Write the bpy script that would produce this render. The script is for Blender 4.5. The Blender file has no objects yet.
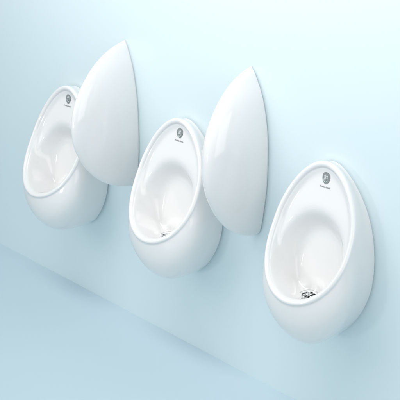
import bpy, math
import numpy as np
from mathutils import Matrix, Vector

sc = bpy.context.scene
COL = sc.collection
S = 0.62                     # spacing between fixtures along the wall (m)

# ------------------------------------------------------------------ helpers
def link(o, parent=None):
    COL.objects.link(o)
    if parent is not None:
        o.parent = parent
    return o

def tag(o, label=None, cat=None, group=None, kind=None):
    if label: o['label'] = label
    if cat: o['category'] = cat
    if group: o['group'] = group
    if kind: o['kind'] = kind
    return o

def mesh_obj(name, verts, faces, mat, parent=None, smooth=True, normals=None):
    me = bpy.data.meshes.new(name)
    me.from_pydata([tuple(map(float, v)) for v in verts], [], faces)
    me.validate(); me.update()
    if smooth:
        me.polygons.foreach_set('use_smooth', [True]*len(me.polygons))
    if normals is not None:
        me.normals_split_custom_set_from_vertices([tuple(map(float, n)) for n in normals])
    me.materials.append(mat)
    return link(bpy.data.objects.new(name, me), parent)

def grid_faces(nr, na, flip=False, off=0):
    f = []
    for i in range(nr-1):
        for j in range(na):
            a = off+i*na+j; b = off+i*na+(j+1) % na; c = off+(i+1)*na+(j+1) % na; d = off+(i+1)*na+j
            f.append((d, c, b, a) if flip else (a, b, c, d))
    return f

def sstep(a, b, x):
    t = np.clip((x-a)/(b-a), 0, 1); return t*t*(3-2*t)
def smin(a, b, k):
    h = np.maximum(k-np.abs(a-b), 0)/k
    return np.minimum(a, b)-h*h*k*.25
def smax(a, b, k): return -smin(-a, -b, k)

# ------------------------------------------------------------------ materials
def material(name, col, rough, **kw):
    m = bpy.data.materials.new(name); m.use_nodes = True
    b = m.node_tree.nodes['Principled BSDF']
    b.inputs['Base Color'].default_value = (*col, 1)
    b.inputs['Roughness'].default_value = rough
    for k, v in kw.items():
        b.inputs[k.replace('_', ' ')].default_value = v
    return m, m.node_tree, b

def ceramic():
    m, nt, b = material('glazed_ceramic', (.80, .80, .80), .12)
    b.inputs['Coat Weight'].default_value = .5
    b.inputs['Coat Roughness'].default_value = .05
    tc = nt.nodes.new('ShaderNodeTexCoord')
    n = nt.nodes.new('ShaderNodeTexNoise'); n.inputs['Scale'].default_value = 9; n.inputs['Detail'].default_value = 2
    r = nt.nodes.new('ShaderNodeMapRange'); r.inputs['To Min'].default_value = .07; r.inputs['To Max'].default_value = .13
    nt.links.new(tc.outputs['Object'], n.inputs['Vector'])
    nt.links.new(n.outputs['Fac'], r.inputs['Value'])
    nt.links.new(r.outputs['Result'], b.inputs['Roughness'])
    n2 = nt.nodes.new('ShaderNodeTexNoise'); n2.inputs['Scale'].default_value = 14; n2.inputs['Detail'].default_value = 1
    bp = nt.nodes.new('ShaderNodeBump'); bp.inputs['Strength'].default_value = .03; bp.inputs['Distance'].default_value = .004
    nt.links.new(tc.outputs['Object'], n2.inputs['Vector'])
    nt.links.new(n2.outputs['Fac'], bp.inputs['Height'])
    nt.links.new(bp.outputs['Normal'], b.inputs['Normal'])
    return m

def painted(name, c1, c2, rough, scale):
    m, nt, b = material(name, c1, rough)
    tc = nt.nodes.new('ShaderNodeTexCoord')
    n = nt.nodes.new('ShaderNodeTexNoise'); n.inputs['Scale'].default_value = scale; n.inputs['Detail'].default_value = 4
    mx = nt.nodes.new('ShaderNodeMix'); mx.data_type = 'RGBA'
    mx.inputs['A'].default_value = (*c1, 1); mx.inputs['B'].default_value = (*c2, 1)
    nt.links.new(tc.outputs['Object'], n.inputs['Vector'])
    nt.links.new(n.outputs['Fac'], mx.inputs['Factor'])
    nt.links.new(mx.outputs['Result'], b.inputs['Base Color'])
    n2 = nt.nodes.new('ShaderNodeTexNoise'); n2.inputs['Scale'].default_value = 160; n2.inputs['Detail'].default_value = 3
    bp = nt.nodes.new('ShaderNodeBump'); bp.inputs['Strength'].default_value = .05; bp.inputs['Distance'].default_value = .002
    nt.links.new(tc.outputs['Object'], n2.inputs['Vector'])
    nt.links.new(n2.outputs['Fac'], bp.inputs['Height'])
    nt.links.new(bp.outputs['Normal'], b.inputs['Normal'])
    return m

CER = ceramic()
WALL = painted('wall_paint', (.668, .788, .828), (.680, .796, .836), .36, 2.2)
FLOOR = painted('floor_paint', (.55, .69, .755), (.565, .70, .765), .5, 2.0)
CHROME = material('chrome', (.55, .57, .58), .14, Metallic=1.0)[0]
SATIN = material('satin_steel', (.72, .74, .75), .32, Metallic=.85)[0]
DARK = material('drain_slot_shadow', (.02, .02, .022), .6)[0]
BADGE = material('badge_print', (.23, .25, .255), .35)[0]
BADGE_LIGHT = material('badge_light_print', (.55, .6, .6), .35)[0]
INK = material('lettering_print', (.36, .38, .39), .4)[0]

# ------------------------------------------------------------------ urinal geometry
TILT = math.radians(26)
CT, ST = math.cos(TILT), math.sin(TILT)
RV = .413                                   # length of the rim opening along its slope
P0 = np.array([0, -.044, -.014])
D_ = np.array([0, -ST, -CT]); N_ = np.array([0, -CT, ST])
NA = 240
tau = np.arange(NA)/NA*2*np.pi

def plane(u, v, d):
    """point in the sloping rim plane: u across, v down the slope, d behind the plane"""
    u = np.asarray(u, float)[..., None]; v = np.asarray(v, float)[..., None]; d = np.asarray(d, float)[..., None]
    h = .003+.025*np.sin(np.pi*np.clip(v/RV, 0, 1))**.9+.007*v/RV     # the rim line sags slightly back
    return P0+u*np.array([1., 0, 0])+v*D_-(d+h)*N_

c = np.cos(tau); s_ = np.sin(tau)
rim_u = .1475*s_*(1-np.where(c > 0, .02*c+.11*c*c, .11*c)); rim_v = RV*(1-c)/2
du = np.roll(rim_u, -1)-np.roll(rim_u, 1); dv = np.roll(rim_v, -1)-np.roll(rim_v, 1)
ln = np.hypot(du, dv); nu, nv = -dv/ln, du/ln          # inward normal
if np.mean(nu*rim_u) > 0: nu, nv = -nu, -nv
WZ0, WH = -.026, .537
fac = 1-np.where(c > 0, .24, .29)*np.abs(c)**np.where(c > 0, 3.6, 2.6)
wall_x = .1495*s_*fac; wall_z = WZ0-WH*(1-c)/2

BR = .0090                                  # rim bead radius
rings = []
Wc = np.stack([wall_x, 0*wall_x, wall_z], 1)
ctr = np.array([0, 0, -.33])
ind = ctr-Wc; ind /= np.linalg.norm(ind, axis=1)[:, None]
for y, ins in ((.004, .006), (-.003, .006), (-.0042, .003), (-.005, .0006), (-.0065, 0.)):
    rings.append(Wc+ind*ins+np.array([0, y, 0]))
A0 = rings[-1]
B3 = plane(rim_u, rim_v, np.full(NA, BR))
gap = np.linalg.norm(B3-A0, axis=1)[:, None]
low = sstep(.0, .95, -c)[:, None]           # 1 at the bottom of the bowl
A1 = A0+np.array([0, -1., 0])*gap*(.36+.22*low)+np.array([0, 0, -1.])*.012*low
radial = -(nu[:, None]*np.array([1., 0, 0])+nv[:, None]*D_)
A2 = B3-N_*gap*(.33*(1-low)+.20*low)+radial*(.001+.105*low)
for k in range(1, 81):
    t = k/80
    rings.append((1-t)**3*A0+3*(1-t)**2*t*A1+3*(1-t)*t*t*A2+t**3*B3)
n_shell = len(rings)                         # last shell ring = first rim ring
for k in range(1, 13):
    ph = math.pi*k/12*.92
    ins = BR*(1-math.cos(ph)); d = BR*(1-math.sin(ph))*(1.0 if ph < math.pi/2 else 1.12)
    rings.append(plane(rim_u+nu*ins, rim_v+nv*ins, np.full(NA, d)))
    last_ins, last_d = ins, d
n_rim = len(rings)
iu, iv = rim_u+nu*last_ins, rim_v+nv*last_ins
DV = .384; D0 = .095                                    # drain position along the slope
K = 90
def depth(u, v, dist):
    vc = .272
    rho = np.sqrt((u/(.117+0*u))**2+((v-vc)/np.where(v > vc, .135, .130))**2)
    ledge = .0145+.011*sstep(0, .011, dist)*sstep(.25, .05, v)+.012*sstep(.55, 1.25, 2.05-rho)*sstep(.10, .2, v)
    t = np.clip((1-rho)/(.80-.58*sstep(.25, .39, v)), 0, 1)
    side = ledge+.17*np.sin(np.pi/2*t)**1.2
    back = smax(ledge, .014+.47*(v-.182), .19)
    floor = D0+.0030-1.5*(v-DV)
    d = smin(side, back, .07-.04*sstep(.33, .40, v))
    d = smin(d, floor, .045)
    rr = np.sqrt(u*u+((v-DV)*1.8)**2); q = 1-sstep(.034, .056, rr)
    d = d*(1-q)+(D0+.0005-1.5*(v-DV))*q
    w = sstep(0, .010, dist)
    return last_d*(1-w)+d*w
cont = np.stack([iu, iv], 1)
dense = np.concatenate([cont*(1-q)+np.roll(cont, -1, 0)*q for q in (0, .25, .5, .75)])
for k in range(1, K+1):
    e = (k/K)**1.25*.985
    u = iu*(1-e); v = iv*(1-e)+DV*e
    dist = np.sqrt(((u[:, None]-dense[None, :, 0])**2+(v[:, None]-dense[None, :, 1])**2).min(1))
    rings.append(plane(u, v, depth(u, v, dist)))
ALL = np.array(rings); NR = len(ALL)
# smooth the basin a little along both directions
for _ in range(24):
    sub = ALL[n_rim:-1].copy()
    ALL[n_rim:-1] = .4*sub+.15*(ALL[n_rim-1:-2]+ALL[n_rim+1:])+.15*(np.roll(sub, 1, 1)+np.roll(sub, -1, 1))
# vertex normals of the whole pot, so that its parts shade as one glazed piece
ga = np.roll(ALL, -1, 1)-np.roll(ALL, 1, 1)
gr = np.gradient(ALL, axis=0)
NRM = np.cross(ga, gr); NRM /= (np.linalg.norm(NRM, axis=2)[..., None]+1e-12)
front = NRM[n_shell+5, 0]
if front @ N_ < 0: NRM = -NRM; FL = True
else: FL = False

def strip(name, a, b, parent, cap=False):
    V = ALL[a:b].reshape(-1, 3); Nn = NRM[a:b].reshape(-1, 3)
    faces = grid_faces(b-a, NA, FL)
    if cap:
        V = np.vstack([V, ALL[b-1].mean(0)]); Nn = np.vstack([Nn, NRM[b-1].mean(0)])
        o = (b-a-1)*NA
        for j in range(NA):
            t = (o+j, o+(j+1) % NA, len(V)-1)
            faces.append(t[::-1] if FL else t)
    return mesh_obj(name, V, faces, CER, parent, normals=Nn)

def basin_point(u, v):
    """point and normal on the basin mesh nearest to plane coordinates (u, v)"""
    P = ALL[n_rim:]; rel = P-P0
    uu = rel[..., 0]; vv = rel@D_
    i = np.unravel_index(np.argmin((uu-u)**2+(vv-v)**2), uu.shape)
    return P[i], NRM[n_rim:][i]

def frame_on(pt, n, lift):
    n = Vector(n).normalized(); x = Vector((1, 0, 0)); x = (x-n*x.dot(n)).normalized(); y = n.cross(x)
    M = Matrix((x, y, n)).transposed().to_4x4(); M.translation = Vector(pt)+n*lift
    return M

def disc_outline(fn, n=40):
    return [fn(2*math.pi*i/n) for i in range(n)]

def extruded(name, outline, M, th, mat, parent, bev=.0):
    """flat plate with the given 2D outline and a thickness"""
    n = len(outline); V = []; F = []
    for z, k in ((-th, 1), (th*.6, 1), (th, 1-bev)):
        for (x, y) in outline: V.append(M @ Vector((x*k, y*k, z)))
    F += grid_faces(3, n); F.append(tuple(range(2*n, 3*n)))
    return mesh_obj(name, V, F, mat, parent, smooth=False)

def ribbon(path, w):
    L = []; R = []
    for i, (x, y) in enumerate(path):
        a = path[max(i-1, 0)]; b = path[min(i+1, len(path)-1)]
        dx, dy = b[0]-a[0], b[1]-a[1]; l = math.hypot(dx, dy) or 1
        ww = w*(.35+.65*math.sin(math.pi*(i+.5)/len(path)))
        L.append((x-dy/l*ww, y+dx/l*ww)); R.append((x+dy/l*ww, y-dx/l*ww))
    return L+R[::-1]

def make_urinal():
    root = link(bpy.data.objects.new('urinal', None)); root.empty_display_size = .1
    strip('shell', 0, n_shell, root)
    strip('rim', n_shell-1, n_rim, root)
    strip('basin', n_rim-1, NR, root, cap=True)
    # badge: oval crest printed on the ceramic, with pale scrolls on it
    pt, n = basin_point(0, .0445); M = frame_on(pt, n, .0012)
    oval = disc_outline(lambda a: (.0135*math.sin(a)*(1+.10*math.cos(a)), .0172*math.cos(a)))
    bd = extruded('badge', oval[::-1], M, .0007, BADGE, root, .06)
    M2 = frame_on(pt, n, .0017)
    field = disc_outline(lambda a: (-.0012+.0088*math.sin(a)*(1+.2*math.cos(2*a)), -.0020+.0112*math.cos(a)*(1-.12*math.sin(a))))
    extruded('crest_field', field[::-1], M2, .0005, BADGE_LIGHT, bd, .06)
    M2 = frame_on(pt, n, .0025)
    scrolls = []
    scrolls.append(ribbon([(-.0065+.0009*i, .0040*math.sin(i*.62)-.001) for i in range(14)], .0010))
    scrolls.append(ribbon([(.0030*math.cos(a)+.0018, .0040*math.sin(a)-.002) for a in np.linspace(-2.2, 1.9, 14)], .0009))
    scrolls.append(ribbon([(.0050*math.cos(a), .0060*math.sin(a)-.002) for a in np.linspace(3.4, 5.7, 12)], .0009))
    scrolls.append(ribbon([(.0044*math.cos(a)-.002, .0040*math.sin(a)+.0036) for a in np.linspace(.3, 2.7, 12)], .0008))
    V = []; F = []
    for sc_ in scrolls:
        o = len(V); m = len(sc_)
        for z in (-.0006, .0003):
            V += [M2 @ Vector((x*1.15-.001, y*1.15-.0006, z)) for x, y in sc_]
        h = m//2
        for i in range(h-1):
            F.append((o+m+i, o+m+i+1, o+m+m-2-i, o+m+m-1-i))
        F += [(o+i, o+(i+1) % m, o+m+(i+1) % m, o+m+i) for i in range(m)]
    mesh_obj('scrollwork', V, F, BADGE, bd, smooth=False)
    # maker's lettering under the badge
    cu = bpy.data.curves.new('lettering', 'FONT'); cu.body = 'Armitage Shanks'
    cu.size = .0056; cu.align_x = 'CENTER'; cu.align_y = 'CENTER'; cu.extrude = .0003; cu.offset = .00012; cu.shear = .25
    tmp = bpy.data.objects.new('tmp', cu); COL.objects.link(tmp)
    dg = bpy.context.evaluated_depsgraph_get()
    me = bpy.data.meshes.new_from_object(tmp.evaluated_get(dg)); me.name = 'lettering'
    bpy.data.objects.remove(tmp)
    pt, n = basin_point(0, .0705)
    me.transform(frame_on(pt, n, .0010)); me.materials.clear(); me.materials.append(INK)
    link(bpy.data.objects.new('lettering', me), root)
    # waste: chrome domed grate over a dark well
    pt = plane(0, DV, D0)
    n = N_-1.5*D_; n = n/np.linalg.norm(n)
    M = frame_on(pt, n, .002)
    def lathe(prof, m=48):
        V = []
        for r, z in prof:
            V += [M @ Vector((r*math.cos(2*math.pi*i/m), r*math.sin(2*math.pi*i/m), z)) for i in range(m)]
        return V, grid_faces(len(prof), m)
    V, F = lathe([(.0325, -.006), (.0325, .0006), (.0310, .0020), (.0235, .0012), (.0215, .0002), (.0215, -.006)])
    dr = mesh_obj('drain', V, F, SATIN, root)
    V, F = lathe([(.0216, .0004), (.012, .0002), (.0004, .0001)]); mesh_obj('drain_well', V, F, DARK, dr)
    V = []; F = []
    def arc_bar(r0, r1, a0, a1, h0, h1, w):
        o = len(V); m = 10
        for i in range(m+1):
            t = i/m; r = r0+(r1-r0)*t; a = a0+(a1-a0)*t; z = h0+(h1-h0)*(1-(1-t)**2)
            cx, cy = r*math.cos(a), r*math.sin(a); tx, ty = -math.sin(a), math.cos(a)
            for sx, sz in ((-w, -.001), (w, -.001), (w, .0012), (-w, .0012)):
                V.append(M @ Vector((cx+tx*sx, cy+ty*sx, z+sz)))
        for i in range(m):
            for q in range(4):
                F.append((o+i*4+q, o+i*4+(q+1) % 4, o+i*4+4+(q+1) % 4, o+i*4+4+q))
    for i in range(9):
        a = 2*math.pi*(i+.5)/9
        arc_bar(.0218, .0060, a, a, .001, .0070, .0014)
    o = len(V); prof = [(.0068, .0055), (.0068, .0085), (.0052, .0093), (.0003, .0096)]
    for r, z in prof:
        V += [M @ Vector((r*math.cos(2*math.pi*i/24), r*math.sin(2*math.pi*i/24), z)) for i in range(24)]
    F += grid_faces(4, 24, off=o)
    mesh_obj('grate', V, F, CHROME, dr)
    return root

def copy_tree(o, parent=None):
    q = o.copy(); COL.objects.link(q); q.parent = parent
    for ch in [x for x in bpy.data.objects if x.parent == o]:
        copy_tree(ch, q)
    return q

u0 = make_urinal()
ulabels = ['white ceramic bowl urinal farthest left, its right side hidden by the first divider',
           'white ceramic bowl urinal hanging on the wall between the two divider blades',
           'white ceramic bowl urinal right of both dividers, fully in view down to its drain']
us = [u0, copy_tree(u0), copy_tree(u0)]
for q, x, lb in zip(us, (-S, 0, S), ulabels):
    q.location = (x, 0, 0)
    if x > 0:
        q.location.x += .003
    if x == 0:
        q.location.x = .004; q.scale = (1.04, 1.03, 1)
    if x < 0:
        q.location.x += .008
        q.scale = (1.07, 1.12, 1)
    tag(q, lb, 'urinal', 'bowl urinals in a row along the wall')

# ------------------------------------------------------------------ divider blades
def make_divider(name):
    ZT, ZB = .190, -.342
    dz = [.190, .184, .174, .157, .128, .098, .060, .020, -.03, -.085, -.135, -.182, -.228, -.268, -.300, -.322, -.335, -.342]
    dy = [0, .027, .053, .087, .125, .153, .182, .205, .2225, .230, .226, .211, .187, .155, .118, .077, .040, 0]
    tz = [.190, .184, .176, .159, .112, .06, 0, -.05, -.13, -.19, -.25, -.30, -.322, -.335, -.342]
    th = [0, .007, .013, .022, .042, .054, .061, .062, .058, .052, .041, .031, .024, .015, 0]
    ang = np.linspace(0, math.pi, 90)
    zs = (ZT+ZB)/2+(ZT-ZB)/2*np.cos(ang)
    def smooth_curve(zz, vv, z):
        # Catmull-Rom through the table, parametrised by chord length for round ends
        P = np.stack([zz, vv], 1); P = np.vstack([2*P[0]-P[1], P, 2*P[-1]-P[-2]])
        out = []
        for i in range(1, len(P)-2):
            for t in np.linspace(0, 1, 24, endpoint=False):
                a, b, c_, d = P[i-1], P[i], P[i+1], P[i+2]
                out.append(.5*((2*b)+(-a+c_)*t+(2*a-5*b+4*c_-d)*t*t+(-a+3*b-3*c_+d)*t**3))
        out.append(P[-2]); out = np.array(out); o = np.argsort(out[:, 0])
        return np.maximum(np.interp(z, out[o, 0], out[o, 1]), 0)
    dep = smooth_curve(dz, dy, zs); thk = smooth_curve(tz, th, zs)
    for arr in (dep, thk):
        for _ in range(3): arr[1:-1] = .25*arr[:-2]+.5*arr[1:-1]+.25*arr[2:]
    dep = np.maximum(dep, .006); thk = np.maximum(thk, .003)
    M_ = 64
    V = []
    for z, d, t in zip(zs, dep, thk):
        row = [(t-.006 if t > .008 else t*.4, .004), (t-.006 if t > .008 else t*.4, -.003), (t-.001 if t > .008 else t*.8, -.0045)]
        half = []
        for i in range(M_+1):
            a = (i/M_)*math.pi/2
            # blunt, fairly flat sided plan section with a rounded nose
            y = -.0055-(d-.0055)*math.sin(a)**.97 if a > 0 else -.0055
            x = t*math.cos(a)**.92 if a < math.pi/2-1e-6 else 0
            half.append((x, y))
        full = row+half
        for x, y in full: V.append((x, y, z))
        for x, y in full[-2::-1]: V.append((-x, y, z))
    n = 2*(M_+1+3)-1
    F = []
    for i in range(len(zs)-1):
        for j in range(n-1):
            F.append((i*n+j, (i+1)*n+j, (i+1)*n+j+1, i*n+j+1))
    F.append(tuple(range(n))); F.append(tuple(range((len(zs)-1)*n, len(zs)*n))[::-1])
    o = mesh_obj(name, V, F, CER)
    return o

d0 = make_divider('urinal_divider')
d1 = d0.copy(); COL.objects.link(d1)
for q, x, lb in ((d0, -.302, 'white ceramic blade divider overlapping the far left urinal'),
                 (d1, .299, 'white ceramic blade divider nearest the camera, beside the fully visible right urinal')):
    q.location = (x, 0, 0)
    q.scale = (.76, 1.08, .978) if x < 0 else (1.06, .888, 1.01)
    tag(q, lb, 'urinal divider', 'sail shaped dividers between the urinals')

# ------------------------------------------------------------------ setting
def sheet(name, pts, mat):
    o = mesh_obj(name, pts, [(0, 1, 2, 3)], mat, smooth=False); o['kind'] = 'structure'; return o
FZ = -.874
sheet('wall', [(-14, 0, FZ-.02), (6, 0, FZ-.02), (6, 0, 4), (-14, 0, 4)], WALL)
sheet('floor', [(-14, .02, FZ), (-14, -6, FZ), (6, -6, FZ), (6, .02, FZ)], FLOOR)

# ------------------------------------------------------------------ camera
f = 1000.0
R = np.array([[0.668501421219797, 0.7426828774867748, -0.03908955506366793],
              [0.24947031124422878, -0.27344700515240916, -0.9289732499813361],
              [-0.7006214481692798, 0.6112682544195654, -0.3680770401750678]])   # world -> (right, down, forward)
Cc = (2.34798, -2.01200, .91181)
cam = bpy.data.objects.new('camera', bpy.data.cameras.new('camera')); COL.objects.link(cam)
right, down, fwd = R[0], R[1], R[2]
Mc = Matrix(((right[0], -down[0], -fwd[0]), (right[1], -down[1], -fwd[1]), (right[2], -down[2], -fwd[2]))).to_4x4()
Mc.translation = Vector(Cc)
cam.matrix_world = Mc
cam.data.sensor_width = 36; cam.data.lens = f/400*36; cam.data.clip_end = 100; cam.data.clip_start = .05
sc.camera = cam

# ------------------------------------------------------------------ light
def area(name, loc, target, sx, sy, power, col=(1, 1, 1), spread=180):
    l = bpy.data.lights.new(name, 'AREA'); l.shape = 'RECTANGLE'; l.size = sx; l.size_y = sy
    l.energy = power; l.color = col; l.spread = math.radians(spread)
    o = bpy.data.objects.new(name, l); COL.objects.link(o); o.location = loc
    o.rotation_euler = (Vector(target)-Vector(loc)).to_track_quat('-Z', 'Y').to_euler()
    return o
WARM = (1, .944, .925)
area('softbox_lamp', (-1.3, -2.2, 1.2), (-.2, 0, .2), 1.8, 1.8, 11, WARM)
area('wall_wash_lamp', (.3, -.95, 1.5), (.3, 0, .42), 2.2, .4, 13, WARM, 125)
area('side_fill', (3.3, -1.5, .5), (.3, -.1, -.2), 2.0, 2.0, 15, WARM)  # added fill from the right, unseen, brightens right-facing divider and bowl sides
area('strobe_lamp', (-.2, -3.2, -.2), (0, 0, -.2), .3, .3, 6, WARM)
w = bpy.data.worlds.new('World'); sc.world = w; w.use_nodes = True
bg = w.node_tree.nodes['Background']
bg.inputs['Color'].default_value = (.87, .97, 1, 1); bg.inputs['Strength'].default_value = .53

sc.view_settings.view_transform = 'Standard'; sc.view_settings.look = 'None'
sc.view_settings.exposure = .20; sc.view_settings.gamma = 1
sc.cycles.max_bounces = 8
